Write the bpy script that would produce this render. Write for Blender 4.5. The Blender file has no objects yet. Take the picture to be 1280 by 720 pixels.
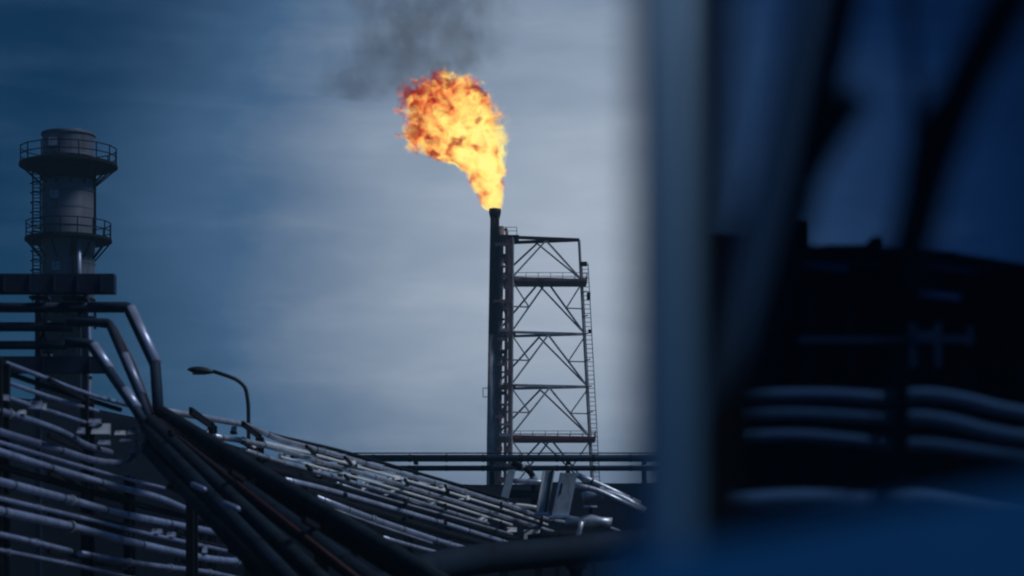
import bpy, bmesh, math, random
from mathutils import Vector, Matrix
random.seed(7)
scn = bpy.context.scene
C = scn.collection

# ------------------------------------------------------------------ camera
F = 3000.0          # focal length in photo pixels (photo is 1280 wide)
YH = 800.0          # eye level lies below the frame
EYE = 1.7
cam_d = bpy.data.cameras.new('camera'); cam = bpy.data.objects.new('camera', cam_d); C.objects.link(cam)
cam.location = (0, 0, EYE); cam.rotation_euler = (math.radians(90), 0, 0)
cam_d.sensor_width = 36.0; cam_d.lens = 36.0 * F / 1280.0
cam_d.shift_y = (YH - 360.0) / 1280.0
cam_d.clip_start = 0.1; cam_d.clip_end = 12000
cam_d.dof.use_dof = True; cam_d.dof.focus_distance = 320.0; cam_d.dof.aperture_fstop = 1.15
scn.camera = cam

# ------------------------------------------------------------------ sky, sun, exposure
SUN_DIR = Vector((0.60, -0.12, 0.79)).normalized()
w = bpy.data.worlds.new('World'); scn.world = w; w.use_nodes = True
nt = w.node_tree; nt.nodes.clear()
def N(nt, t, **k):
    n = nt.nodes.new(t)
    for a, b in k.items(): setattr(n, a, b)
    return n
def L(nt, a, b): nt.links.new(a, b)
def mth(nt, op, a, b=None, clamp=False):
    n = N(nt, 'ShaderNodeMath', operation=op, use_clamp=clamp)
    for i, v in enumerate((a, b)):
        if v is None: continue
        if isinstance(v, (int, float)): n.inputs[i].default_value = v
        else: L(nt, v, n.inputs[i])
    return n.outputs[0]
def mrange(nt, v, a, b, c=0.0, d=1.0, smooth=True):
    n = N(nt, 'ShaderNodeMapRange', interpolation_type='SMOOTHSTEP' if smooth else 'LINEAR')
    L(nt, v, n.inputs[0])
    for i, x in enumerate((a, b, c, d)): n.inputs[1 + i].default_value = x
    return n.outputs[0]
def mixc(nt, fac, a, b, mode='MIX'):
    n = N(nt, 'ShaderNodeMix', data_type='RGBA', blend_type=mode)
    for s, v in ((n.inputs[0], fac), (n.inputs[6], a), (n.inputs[7], b)):
        if isinstance(v, (int, float)): s.default_value = v
        elif isinstance(v, tuple): s.default_value = (*v, 1)
        else: L(nt, v, s)
    return n.outputs[2]
def noise(nt, vec, scale, detail=4, rough=0.55, dist=0.0):
    n = N(nt, 'ShaderNodeTexNoise')
    n.inputs['Scale'].default_value = scale; n.inputs['Detail'].default_value = detail
    n.inputs['Roughness'].default_value = rough; n.inputs['Distortion'].default_value = dist
    if vec is not None: L(nt, vec, n.inputs['Vector'])
    return n.outputs[0]
def mapping(nt, vec, scale=(1, 1, 1), loc=(0, 0, 0)):
    n = N(nt, 'ShaderNodeMapping'); n.inputs['Scale'].default_value = scale; n.inputs['Location'].default_value = loc
    L(nt, vec, n.inputs['Vector']); return n.outputs[0]

tc = N(nt, 'ShaderNodeTexCoord')
sky = N(nt, 'ShaderNodeTexSky', sky_type='NISHITA', sun_disc=False)
sky.sun_elevation = math.asin(SUN_DIR.z); sky.sun_rotation = math.atan2(SUN_DIR.x, SUN_DIR.y)
sky.air_density = 1.0; sky.dust_density = 0.4; sky.ozone_density = 3.0
deep = mixc(nt, 1.0, sky.outputs[0], (0.010, 0.085, 0.16), 'MULTIPLY')
# a pale bank of cloud that thins out into the blue, and streaks through it
glow = Vector(((725 - 640) / F, 1.0, (YH - 310) / F)).normalized()
dp = N(nt, 'ShaderNodeVectorMath', operation='DOT_PRODUCT'); L(nt, tc.outputs['Generated'], dp.inputs[0]); dp.inputs[1].default_value = glow
ang = mth(nt, 'ARCCOSINE', mth(nt, 'MINIMUM', dp.outputs['Value'], 1.0))
streak = noise(nt, mapping(nt, tc.outputs['Generated'], (6, 6, 30), (3.1, 0, 0.7)), 1.6, 6, 0.6, 0.4)
puff = noise(nt, mapping(nt, tc.outputs['Generated'], (8, 8, 16), (1.3, 4, 2)), 1.3, 5, 0.55, 0.2)
angw = mth(nt, 'ADD', ang, mth(nt, 'MULTIPLY', mth(nt, 'SUBTRACT', puff, 0.5), 0.07))
bank = mrange(nt, angw, 0.0, 0.238, 1.0, 0.0)
wide = mth(nt, 'MULTIPLY', mrange(nt, streak, 0.42, 0.78), 0.06)
fac = mth(nt, 'ADD', bank, wide, True)
fac = mth(nt, 'MULTIPLY', fac, mrange(nt, streak, 0.2, 0.8, 0.92, 1.06, False), True)
thin = mixc(nt, mth(nt, 'DIVIDE', fac, 0.3, True), deep, (0.58, 1.28, 2.45))
col = mixc(nt, mth(nt, 'DIVIDE', mth(nt, 'SUBTRACT', fac, 0.3), 0.7, True), thin, (4.35, 5.1, 6.15))
bg = N(nt, 'ShaderNodeBackground'); bg.inputs['Strength'].default_value = 0.10
L(nt, col, bg.inputs['Color'])
out = N(nt, 'ShaderNodeOutputWorld'); L(nt, bg.outputs[0], out.inputs['Surface'])

sun_d = bpy.data.lights.new('sun', 'SUN'); sun = bpy.data.objects.new('sun', sun_d); C.objects.link(sun)
sun_d.energy = 1.5; sun_d.angle = math.radians(18); sun_d.color = (0.88, 0.94, 1.0)
sun.rotation_euler = SUN_DIR.to_track_quat('Z', 'Y').to_euler(); sun.location = (60, 40, 90)

scn.view_settings.view_transform = 'Standard'; scn.view_settings.look = 'None'
scn.view_settings.exposure = 0.0; scn.view_settings.gamma = 1.0
scn.view_settings.use_curve_mapping = False
scn.render.engine = 'CYCLES'
scn.cycles.use_denoising = True
scn.cycles.filter_width = 2.1
scn.cycles.volume_max_steps = 512
scn.cycles.transparent_max_bounces = 16

# ------------------------------------------------------------------ materials
def mat(name, color, rough=0.5, metal=0.0, var=0.25, vscale=1.5, bump=0.0, stain=None, spec=0.5):
    m = bpy.data.materials.new(name); m.use_nodes = True; nt = m.node_tree
    b = nt.nodes['Principled BSDF']; t = N(nt, 'ShaderNodeTexCoord')
    n1 = noise(nt, t.outputs['Object'], vscale, 5, 0.6)
    n2 = noise(nt, mapping(nt, t.outputs['Object'], (1, 1, 0.15), (5, 2, 1)), vscale * 3, 4, 0.65)
    a = tuple(c * (1 - var) for c in color); d = tuple(min(1, c * (1 + var)) for c in color)
    c = mixc(nt, mrange(nt, n1, 0.3, 0.7), a, d)
    if stain: c = mixc(nt, mth(nt, 'MULTIPLY', mrange(nt, n2, 0.52, 0.72), 0.7), c, stain)
    L(nt, c, b.inputs['Base Color'])
    L(nt, mrange(nt, n2, 0.2, 0.8, max(0, rough - 0.12), min(1, rough + 0.15), False), b.inputs['Roughness'])
    b.inputs['Metallic'].default_value = metal; b.inputs['Specular IOR Level'].default_value = spec
    if bump:
        bp = N(nt, 'ShaderNodeBump'); bp.inputs['Strength'].default_value = bump; bp.inputs['Distance'].default_value = 0.03
        L(nt, n1, bp.inputs['Height']); L(nt, bp.outputs[0], b.inputs['Normal'])
    return m
M = {
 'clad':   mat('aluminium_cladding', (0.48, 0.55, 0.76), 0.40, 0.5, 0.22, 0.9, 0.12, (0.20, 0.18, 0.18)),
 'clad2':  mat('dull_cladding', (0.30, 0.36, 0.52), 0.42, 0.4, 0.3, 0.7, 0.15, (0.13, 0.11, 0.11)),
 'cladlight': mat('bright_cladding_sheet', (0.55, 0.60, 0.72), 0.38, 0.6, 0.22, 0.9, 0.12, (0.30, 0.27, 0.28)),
 'block':  mat('white_enamel', (0.80, 0.81, 0.84), 0.45, 0.0, 0.1, 1.2, 0.0, (0.5, 0.48, 0.46)),
 'duct':   mat('matte_duct_paint', (0.26, 0.34, 0.42), 0.6, 0.0, 0.25, 0.8, 0.05, (0.14, 0.15, 0.17), 0.3),
 'bluesteel': mat('dark_blue_steel', (0.014, 0.030, 0.066), 0.7, 0.0, 0.3, 0.5, 0.05, (0.02, 0.02, 0.03), 0.25),
 'towerred': mat('faded_red_paint', (0.22, 0.045, 0.05), 0.6, 0.0, 0.3, 0.6, 0.05, (0.08, 0.04, 0.04), 0.3),
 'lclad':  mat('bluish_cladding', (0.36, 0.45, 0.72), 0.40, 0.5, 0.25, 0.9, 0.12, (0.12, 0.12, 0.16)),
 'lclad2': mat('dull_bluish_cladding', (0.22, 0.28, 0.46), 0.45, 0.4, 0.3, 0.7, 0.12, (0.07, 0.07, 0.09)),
 'white':  mat('pale_paint', (0.36, 0.40, 0.48), 0.55, 0.0, 0.2, 1.2, 0.05, (0.3, 0.27, 0.25)),
 'dark':   mat('dark_coated_steel', (0.009, 0.011, 0.018), 0.8, 0.0, 0.3, 1.0, 0.1, (0.010, 0.007, 0.009), 0.12),
 'green':  mat('dark_green_coating', (0.009, 0.020, 0.033), 0.8, 0.0, 0.3, 0.8, 0.1, (0.006, 0.006, 0.010), 0.15),
 'navy':   mat('navy_paint', (0.007, 0.017, 0.036), 0.78, 0.0, 0.25, 0.6, 0.05, (0.008, 0.008, 0.012), 0.15),
 'red':    mat('dull_red_paint', (0.035, 0.007, 0.010), 0.6, 0.0, 0.3, 1.5, 0.05, (0.04, 0.02, 0.02), 0.3),
 'rust':   mat('rusty_steel', (0.24, 0.15, 0.155), 0.75, 0.0, 0.4, 0.6, 0.1, (0.03, 0.015, 0.012), 0.3),
 'tower':  mat('weathered_tower_steel', (0.36, 0.36, 0.41), 0.65, 0.0, 0.35, 0.4, 0.05, (0.05, 0.025, 0.022), 0.3),
 'black':  mat('sooted_steel', (0.010, 0.010, 0.012), 0.7, 0.0, 0.3, 0.5, 0.05, None, 0.25),
 'stack':  mat('stack_shell_paint', (0.125, 0.15, 0.215), 0.5, 0.1, 0.15, 0.25, 0.03, (0.08, 0.075, 0.085), 0.4),
 'soil':   mat('dark_backing_soil', (0.004, 0.006, 0.012), 0.95, 0.0, 0.5, 0.12, 0.4, (0.003, 0.005, 0.006), 0.03),
 'ground': mat('gravelly_ground', (0.035, 0.034, 0.034), 0.95, 0.0, 0.3, 0.3, 0.3, None, 0.2),
 'shed':   mat('black_sheet_metal', (0.008, 0.008, 0.012), 0.85, 0.0, 0.3, 0.8, 0.0, (0.014, 0.01, 0.01), 0.1),
 'post':   mat('brushed_blue_steel', (0.065, 0.18, 0.33), 0.42, 0.25, 0.06, 3.0, 0.0, None),
 'bluerail': mat('blue_painted_rail', (0.012, 0.22, 0.60), 0.5, 0.0, 0.1, 3.0, 0.0, None, 0.4),
 'rubber': mat('black_strut_paint', (0.008, 0.009, 0.012), 0.7, 0.0, 0.2, 2.0, 0.0, None, 0.2),
 'conduit': mat('grey_conduit', (0.30, 0.32, 0.38), 0.45, 0.2, 0.15, 2.0, 0.0, None),
 'lamp':   mat('dark_lamp_paint', (0.018, 0.022, 0.028), 0.5, 0.0, 0.2, 2.0, 0.0, None, 0.35),
 'lens':   mat('lamp_lens', (0.10, 0.11, 0.12), 0.25, 0.0, 0.1, 2.0, 0.0, None),
}
g = bpy.data.materials.new('tinted_glass'); g.use_nodes = True; nt = g.node_tree; nt.nodes.clear()
tr = N(nt, 'ShaderNodeBsdfTransparent'); tr.inputs[0].default_value = (0.26, 0.38, 0.53, 1)
gl = N(nt, 'ShaderNodeBsdfGlossy'); gl.inputs['Roughness'].default_value = 0.08; gl.inputs[0].default_value = (0.30, 0.34, 0.4, 1)
fr = N(nt, 'ShaderNodeFresnel'); fr.inputs[0].default_value = 1.45
ms = N(nt, 'ShaderNodeMixShader'); L(nt, fr.outputs[0], ms.inputs[0]); L(nt, tr.outputs[0], ms.inputs[1]); L(nt, gl.outputs[0], ms.inputs[2])
o_ = N(nt, 'ShaderNodeOutputMaterial'); L(nt, ms.outputs[0], o_.inputs['Surface'])
M['glass'] = g

# ------------------------------------------------------------------ helpers
def W(px, py, d): return Vector(((px - 640.0) / F * d, d, EYE + (YH - py) / F * d))
def Wp(p): return W(*p)
def obj(name, verts, faces, m, parent=None, smooth=False, origin=None):
    if origin is None:
        xs = [v[0] for v in verts]; ys = [v[1] for v in verts]; zs = [v[2] for v in verts]
        origin = Vector(((min(xs) + max(xs)) / 2, (min(ys) + max(ys)) / 2, min(zs)))
    me = bpy.data.meshes.new(name)
    me.from_pydata([tuple(Vector(v) - origin) for v in verts], [], faces)
    me.materials.append(M[m] if isinstance(m, str) else m)
    if smooth:
        me.polygons.foreach_set('use_smooth', [True] * len(me.polygons))
    me.update()
    o = bpy.data.objects.new(name, me); C.objects.link(o)
    if parent is not None:
        o.parent = parent; o.location = origin - wloc(parent)
    else: o.location = origin
    return o
def wloc(o):
    p = Vector(o.location)
    while o.parent: o = o.parent; p += o.location
    return p
def thing(name, label, cat, loc=(0, 0, 0), group=None):
    o = bpy.data.objects.new(name, None); C.objects.link(o); o.location = loc; o.empty_display_size = 0.3
    return tag(o, label, cat, group)
def tag(o, label, cat, group=None):
    o['label'] = label; o['category'] = cat
    if group: o['group'] = group
    return o
def stuff(o): o['kind'] = 'stuff'; return o
def join(*parts):
    V, Fc = [], []
    for v, f in parts:
        b = len(V); V += list(v); Fc += [tuple(i + b for i in q) for q in f]
    return V, Fc
def boxm(c, s):
    x, y, z = c; a, b, h = s[0] / 2, s[1] / 2, s[2] / 2
    v = [(x + i * a, y + j * b, z + k * h) for i in (-1, 1) for j in (-1, 1) for k in (-1, 1)]
    f = [(0, 1, 3, 2), (4, 6, 7, 5), (0, 4, 5, 1), (2, 3, 7, 6), (0, 2, 6, 4), (1, 5, 7, 3)]
    return v, f
def wedge(c, s, cut=0.75):       # block with a face sloping back to the top, to catch light
    v, f = boxm(c, s)
    v = [(x, y + s[1] * cut if (y < c[1] and z > c[2]) else y, z) for x, y, z in v]
    return v, f
def bar(a, b, wd, ht=None):          # square bar between two points
    a = Vector(a); b = Vector(b); ht = ht or wd; t = (b - a).normalized()
    up = Vector((0, 0, 1)) if abs(t.z) < 0.95 else Vector((0, 1, 0))
    s = t.cross(up).normalized(); u = s.cross(t)
    v = [p + s * i * wd / 2 + u * j * ht / 2 for p in (a, b) for i, j in ((-1, -1), (1, -1), (1, 1), (-1, 1))]
    return v, [(3, 2, 1, 0), (4, 5, 6, 7), (0, 1, 5, 4), (1, 2, 6, 5), (2, 3, 7, 6), (3, 0, 4, 7)]
def fillet(P, R, k=5):
    P = [Vector(p) for p in P]; out = [P[0]]
    for i in range(1, len(P) - 1):
        a, b, c = P[i - 1], P[i], P[i + 1]
        r = min(R, (a - b).length * 0.45, (c - b).length * 0.45)
        s, e = b + (a - b).normalized() * r, b + (c - b).normalized() * r
        for j in range(k + 1):
            t = j / k; out.append(s * (1 - t) ** 2 + b * 2 * t * (1 - t) + e * t * t)
    out.append(P[-1]); return out
def tube(P, r, n=14, caps=True):
    P = [Vector(p) for p in P]; V, Fc = [], []
    rr = r if isinstance(r, (list, tuple)) else [r] * len(P)
    u = None
    for i, p in enumerate(P):
        t = (P[min(i + 1, len(P) - 1)] - P[max(i - 1, 0)]).normalized()
        if u is None:
            u = Vector((0, 0, 1)) if abs(t.z) < 0.9 else Vector((0, 1, 0))
        u = (u - t * u.dot(t)).normalized(); s = t.cross(u)
        for j in range(n):
            a = 2 * math.pi * j / n
            V.append(p + (u * math.cos(a) + s * math.sin(a)) * rr[i])
    for i in range(len(P) - 1):
        for j in range(n):
            Fc.append((i * n + j, i * n + (j + 1) % n, (i + 1) * n + (j + 1) % n, (i + 1) * n + j))
    if caps:
        Fc.append(tuple(reversed(range(n)))); Fc.append(tuple(range((len(P) - 1) * n, len(P) * n)))
    return V, Fc
def lathe(c, prof, n=40):            # prof: list of (radius, z)
    V, Fc = [], []
    for r, z in prof:
        for j in range(n):
            a = 2 * math.pi * j / n; V.append((c[0] + r * math.cos(a), c[1] + r * math.sin(a), z))
    for i in range(len(prof) - 1):
        for j in range(n):
            Fc.append((i * n + j, i * n + (j + 1) % n, (i + 1) * n + (j + 1) % n, (i + 1) * n + j))
    return V, Fc
def along(P, s):                     # point and tangent at fraction s of a polyline
    tot = sum((P[i + 1] - P[i]).length for i in range(len(P) - 1)); q = s * tot
    for i in range(len(P) - 1):
        l = (P[i + 1] - P[i]).length
        if q <= l or i == len(P) - 2: return P[i].lerp(P[i + 1], q / max(l, 1e-6)), (P[i + 1] - P[i]).normalized()
        q -= l
def at_x(P, X):
    best = min(range(len(P) - 1), key=lambda i: 0 if P[i].x <= X <= P[i + 1].x else min(abs(P[i].x - X), abs(P[i + 1].x - X)))
    a, b = P[best], P[best + 1]; t = 0 if b.x == a.x else max(0, min(1, (X - a.x) / (b.x - a.x)))
    return a.lerp(b, t)

# ------------------------------------------------------------------ ground, and a made-up hill as dark backing for the pipe gaps
gv, gf = [], []
gs = [-4000, -400, -60, 60, 400, 4000]
for y in gs:
    for x in gs: gv.append((x, y, -0.02))
for j in range(5):
    for i in range(5): gf.append((j * 6 + i, j * 6 + i + 1, (j + 1) * 6 + i + 1, (j + 1) * 6 + i))
o = obj('ground', gv, gf, 'ground', origin=Vector((0, 0, 0))); o['kind'] = 'structure'

def interp(x, tab):
    if x <= tab[0][0]: return tab[0][1]
    for (a, b), (c, d) in zip(tab, tab[1:]):
        if x <= c: return b + (d - b) * (x - a) / (c - a)
    return tab[-1][1]
crest = [(-400, 478), (0, 492), (120, 505), (200, 522), (310, 556), (380, 582), (440, 598), (620, 603), (900, 600), (1700, 590)]
DC = 165.0
hv, hf = [], []; nx, ny = 150, 26
rnd = random.Random(3)
import mathutils
for j in range(ny):
    v = j / (ny - 1); d = 112 + v * 110
    for i in range(nx):
        X = -80 + i * 150.0 / (nx - 1); px = 640 + X / DC * F
        H = EYE + (YH - interp(px, crest)) / F * DC
        prof = math.sin(min(1, max(0, (d - 112) / (DC - 112))) * math.pi / 2) if d < DC else max(0, 1 - ((d - DC) / 57.0)) ** 0.8
        n = mathutils.noise.fractal(Vector((X * 0.12, d * 0.12, 2.0)), 1.0, 2.0, 4) * 0.55
        hv.append((X, d, -0.4 + (H + n * 0.5) * prof))
for j in range(ny - 1):
    for i in range(nx - 1): hf.append((j * nx + i, j * nx + i + 1, (j + 1) * nx + i + 1, (j + 1) * nx + i))
o = obj('backing_hill', hv, hf, 'soil', smooth=True, origin=Vector((0, 165, 0))); o['kind'] = 'structure'
def ground_z(X, d):
    if d < 112 or d > 222: return 0.0
    px = 640 + X / DC * F; H = EYE + (YH - interp(px, crest)) / F * DC
    prof = math.sin((d - 112) / (DC - 112) * math.pi / 2) if d < DC else max(0, 1 - ((d - DC) / 57.0)) ** 0.8
    return -0.4 + H * prof

hz = bpy.data.materials.new('blue_haze'); hz.use_nodes = True; nt = hz.node_tree; nt.nodes.clear()
pv = N(nt, 'ShaderNodeVolumePrincipled'); pv.inputs['Color'].default_value = (0.38, 0.72, 1.0, 1); pv.inputs['Density'].default_value = 0.00035
pv.inputs['Anisotropy'].default_value = 0.0
o_ = N(nt, 'ShaderNodeOutputMaterial'); L(nt, pv.outputs[0], o_.inputs['Volume'])
o = obj('haze', *boxm((0, 0, 49), (8100, 8100, 100)), hz); o['kind'] = 'stuff'

# ------------------------------------------------------------------ flare tower (three-legged derrick)
TD = 330.0; S = TD / F
def T(px, py, dy=0.0): return Vector(((px - 640) * S, TD + dy, EYE + (YH - py) * S))
def legx(which, y):
    t = (y - 300) / 300.0
    return {'R': 724 + 16 * t, 'F': 641 - 2 * t, 'B': 619 - 3 * t}[which]
LEG_DY = {'R': 0.6, 'F': -1.6, 'B': 3.4}
def leg(which, y): return T(legx(which, y), y, LEG_DY[which])
YG = YH + EYE / S
tw = thing('flare_tower', 'tall three-legged lattice flare tower carrying the burning black riser', 'tower', (0, TD, 0))
def tpart(name, vf, m='tower', parent=None, smooth=False): return obj(name, *vf, m, parent or tw, smooth)
levels = [299, 350, 417, 483, 547, 615, 685, 755, YG]
for k in ('R', 'F', 'B'):
    tpart('leg', tube([leg(k, 299), leg(k, 400), leg(k, 547), leg(k, 700), leg(k, YG)], 0.2, 10))
for i, y in enumerate(levels[:-1]):
    y2 = levels[i + 1] - 1.5; heavy = y in (299, 350, 547)
    m = {350: 'rust', 299: 'black', 547: 'towerred'}.get(y, 'tower')
    for a, b in (('F', 'R'), ('B', 'R'), ('F', 'B')):
        tpart('beam', bar(leg(a, y), leg(b, y), 0.28 if not heavy else 0.34, 0.42 if heavy else 0.34), m)
    for a in ('F', 'B'):
        top = (leg(a, y) + leg('R', y)) / 2 + Vector((0, 0, -0.25))
        pl, pr = leg(a, y2), leg('R', y2)
        if i == 0: pass
        tpart('brace', bar(top, pl, 0.22)); tpart('brace', bar(top, pr, 0.22))
        if i >= 1 and a == 'F':
            q = top.lerp(pr, 0.52); h = Vector(leg('R', y + (levels[i + 1] - y) * 0.5)); h.z = q.z
            tpart('strut', bar(q, h, 0.16)); tpart('strut', bar(q, leg('R', y + 4), 0.16))
            q = top.lerp(pl, 0.52); h = Vector(leg('F', y + (levels[i + 1] - y) * 0.5)); h.z = q.z
            tpart('strut', bar(q, h, 0.18)); tpart('strut', bar(q, leg('F', y + 4), 0.16))
    # narrow side between the two near legs
    tpart('cross_brace', bar(leg('F', y), leg('B', y2), 0.24), 'rust'); tpart('cross_brace', bar(leg('B', y), leg('F', y2), 0.24), 'rust')
    ym = (y + levels[i + 1]) / 2
    tpart('tie', bar(leg('F', ym), leg('B', ym), 0.24), 'rust')
# risers
ri = tpart('riser', tube([T(616.6, 420, -2), T(618.2, 300, -2), T(618.8, 268, -2)], [0.66, 0.62, 0.62], 20), 'black', smooth=True)
tpart('riser', tube([T(613.5, YG, -2), T(615, 547, -2), T(616.6, 420.4, -2)], [0.72, 0.70, 0.66], 20), 'tower', smooth=True)
tpart('flare_tip', tube([T(618.8, 276, -2), T(618.8, 270, -2), T(618.9, 264.5, -2)], [0.66, 0.8, 0.86], 20), 'black', ri, True)
tpart('service_riser', tube([T(623, YG, -2.6), T(624.5, 500, -2.6), T(626.5, 320, -2.6), T(626.5, 287, -2.6)], 0.34, 14), 'rust', smooth=True)
tpart('service_riser', tube([T(630, YG, -2.2), T(632, 500, -2.2), T(633.5, 330, -2.2), T(633.5, 292, -2.2)], 0.22, 12), 'rust', smooth=True)
tpart('pilot_line', tube([T(622.5, 400, -2.9), T(623.6, 300, -2.9), T(622.5, 266, -2.4)], 0.12, 8), 'black', smooth=True)
tpart('cable_tray', bar(T(636.5, YG, -2.4), T(637.5, 300, -2.4), 0.5, 0.12), 'rust')
# clamps and fittings that break up the riser bundle
rn = random.Random(5)
for y in range(300, 612, 13):
    yy = y + rn.uniform(-3, 3)
    tpart('pipe_clamp', boxm(T(626 + rn.uniform(-3, 7), yy, -3.0), (rn.uniform(0.7, 2.0), 0.5, rn.uniform(0.2, 0.55))), rn.choice(['black', 'rust', 'tower', 'rust', 'towerred' if yy > 520 else 'black']))
# platforms
def rails(parent, path, h=1.1, step=1.6, r=0.05, m='tower'):
    parts = []
    for a, b in zip(path, path[1:]):
        n = max(1, int((b - a).length / step))
        for k in range(n + 1):
            p = a.lerp(b, k / n); parts.append(bar(p, p + Vector((0, 0, h)), r * 1.6))
        for z in (h, h * 0.55): parts.append(bar(a + Vector((0, 0, z)), b + Vector((0, 0, z)), r * 1.4))
    return stuff(tpart('handrail', join(*parts), m, parent))
for y, m, x0, x1 in ((351, 'rust', 627, 733.5), (548, 'towerred', 619, 744)):
    a, b = T(x0, y, -2.2), T(x1, y, 2.0)
    c = (a + b) / 2
    p = tpart('platform', boxm((c.x, TD + 0.8, c.z - 0.28), (b.x - a.x, 4.6, 0.2)), m)
    tpart('toe_board', boxm((c.x, TD - 1.55, c.z - 0.10), (b.x - a.x, 0.06, 0.34)), m, p)
    rails(p, [Vector((a.x, TD - 1.5, c.z - 0.2)), Vector((b.x, TD - 1.5, c.z - 0.2)), Vector((b.x, TD + 3.0, c.z - 0.2)), Vector((a.x, TD + 3.0, c.z - 0.2))], m='tower')
p = tpart('platform', boxm(T(635, 297, 0.4), (3.0, 4.4, 0.16)), 'black')
rails(p, [T(630, 296.5, -1.6), T(646, 296.5, -1.6), T(646, 296.5, 2.4)], 1.1, 0.9)
for y in (417, 483):
    tpart('platform', boxm(T(632, y, 0.4), (2.8, 4.4, 0.16)), 'rust')
# ladder on the far side leg
lx = lambda y: 731.5 + 14 * (y - 340) / 260.0
rl = []
for o2 in (-0.42, 0.42):
    rl.append(bar(T(lx(330), 330, -0.6) + Vector((o2, 0, 0)), T(lx(YG), YG, -0.6) + Vector((o2, 0, 0)), 0.12))
y = 332.0
while y < 690: rl.append(bar(T(lx(y), y, -0.6) - Vector((0.42, 0, 0)), T(lx(y), y, -0.6) + Vector((0.42, 0, 0)), 0.08)); y += 5.5
stuff(tpart('ladder', join(*rl)))
for y in (365, 395, 417, 450, 483, 515, 585, 640): tpart('ladder_bracket', bar(leg('R', y), T(lx(y), y, -0.6), 0.14))
for (x, y, s) in ((729.5, 331, (0.9, 0.8, 0.55)), (735.5, 371, (0.5, 0.6, 1.0)), (737, 415, (0.4, 0.5, 0.5))): tpart('junction_box', boxm(T(x, y, -0.7), s), 'black')
b = [T(604, 487, -2), T(609, 487, -2), T(604, 498, -2), T(609, 498, -2)]
stuff(tpart('instrument_frame', join(bar(b[0], b[1] + Vector((0.6, 0, 0)), 0.1), bar(b[0], b[2], 0.1), bar(b[2], b[3] + Vector((0.6, 0, 0)), 0.1)), 'tower'))
tpart('warning_light', lathe(T(632.5, 291, -1.4), [(0.01, T(0, 291).z), (0.2, T(0, 291).z), (0.22, T(0, 288.5).z), (0.01, T(0, 286).z)], 10), 'black')

# ------------------------------------------------------------------ exhaust stack
SD = 205.0; SS = SD / F
def Q(px, py, dy=0.0): return Vector(((px - 640) * SS, SD + dy, EYE + (YH - py) * SS))
sx = (85.5 - 640) * SS; R0 = 33.0 * SS
gz = ground_z(sx, SD)
st = thing('exhaust_stack', 'thick grey round exhaust stack with two railed ring platforms', 'chimney', (sx, SD, gz))
zq = lambda y: EYE + (YH - y) * SS
def spart(name, vf, m='stack', parent=None, smooth=False): return obj(name, *vf, m, parent or st, smooth)
sh = spart('shell', lathe((sx, SD), [(0.94 * R0, zq(374)), (R0, zq(366)), (R0, zq(305)), (R0, zq(232)), (0.97 * R0, zq(230)), (0.97 * R0, zq(168)), (0.98 * R0, zq(167)), (0.90 * R0, zq(167)), (0.90 * R0, zq(200)), (0.01, zq(201))], 56), smooth=False)
sh.data.polygons.foreach_set('use_smooth', [abs(p.normal.z) < 0.5 for p in sh.data.polygons])
for y, rr in ((169, 1.02), (196, 1.015), (240, 1.025), (262, 1.012), (285, 1.012), (330, 1.015)):
    spart('stiffener_ring', lathe((sx, SD), [(0.95 * R0, zq(y) - 0.09), (rr * R0, zq(y) - 0.09), (rr * R0, zq(y) + 0.09), (0.95 * R0, zq(y) + 0.09)], 56))
def ring_platform(y, rp, dark):
    z = zq(y)
    p = spart('platform', lathe((sx, SD), [(R0 * 0.99, z - 0.14), (rp, z - 0.14), (rp, z + 0.10), (rp - 0.05, z + 0.10), (rp - 0.05, z), (R0 * 0.99, z)], 32), dark)
    parts = []
    for k in range(16):
        a = 2 * math.pi * k / 16; q = Vector((sx + (rp - 0.08) * math.cos(a), SD + (rp - 0.08) * math.sin(a), z)); a2 = 2 * math.pi * (k + 1) / 16
        q2 = Vector((sx + (rp - 0.08) * math.cos(a2), SD + (rp - 0.08) * math.sin(a2), z))
        parts.append(bar(q, q + Vector((0, 0, 1.45)), 0.09))
        for h in (0.75, 1.42): parts.append(bar(q + Vector((0, 0, h)), q2 + Vector((0, 0, h)), 0.075))
    stuff(spart('handrail', join(*parts), 'dark', p))
    for k in range(12):
        a = 2 * math.pi * (k + 0.5) / 12; c, s = math.cos(a), math.sin(a)
        spart('bracket', bar((sx + c * (rp - 0.15), SD + s * (rp - 0.15), z - 0.15), (sx + c * R0 * 0.98, SD + s * R0 * 0.98, z - 1.75), 0.13), dark, p)
    return p
ring_platform(207, 61 * SS, 'dark'); ring_platform(300, 54 * SS, 'dark')
spart('cone_skirt', lathe((sx, SD), [(R0 * 1.0, zq(227)), (R0 * 1.03, zq(222)), (R0 * 1.12, zq(210))], 40), 'dark', smooth=True)
for (xa, xb, za, zb) in ((44.5, 54, 213, 380),):
    parts = [bar(Q(x, za, -1.2), Q(x, zb, -1.2), 0.11) for x in (xa, xb)]
    z = za
    while z < zb: parts.append(bar(Q(xa, z, -1.2), Q(xb, z, -1.2), 0.07)); z += 4.2
    stuff(spart('ladder', join(*parts), 'dark'))
    for z in range(222, 372, 12):
        spart('cage_hoop', tube([Q(xa, z, -1.2), Q(xa - 1, z, -1.8), Q(49, z, -2.2), Q(xb + 1, z, -1.8), Q(xb, z, -1.2)], 0.05, 6), 'dark')
    for z in (240, 275, 330): spart('ladder_bracket', bar(Q(xb, z, -1.2), Q(57, z, -0.4), 0.1), 'dark')
spart('side_pipe', tube([Q(104.5, 304, -2.2), Q(104.5, 378, -2.2)], 0.22, 12), 'clad', smooth=True)
spart('side_pipe', tube([Q(99, 304, -2.4), Q(99, 378, -2.4)], 0.14, 10), 'dark', smooth=True)
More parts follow.
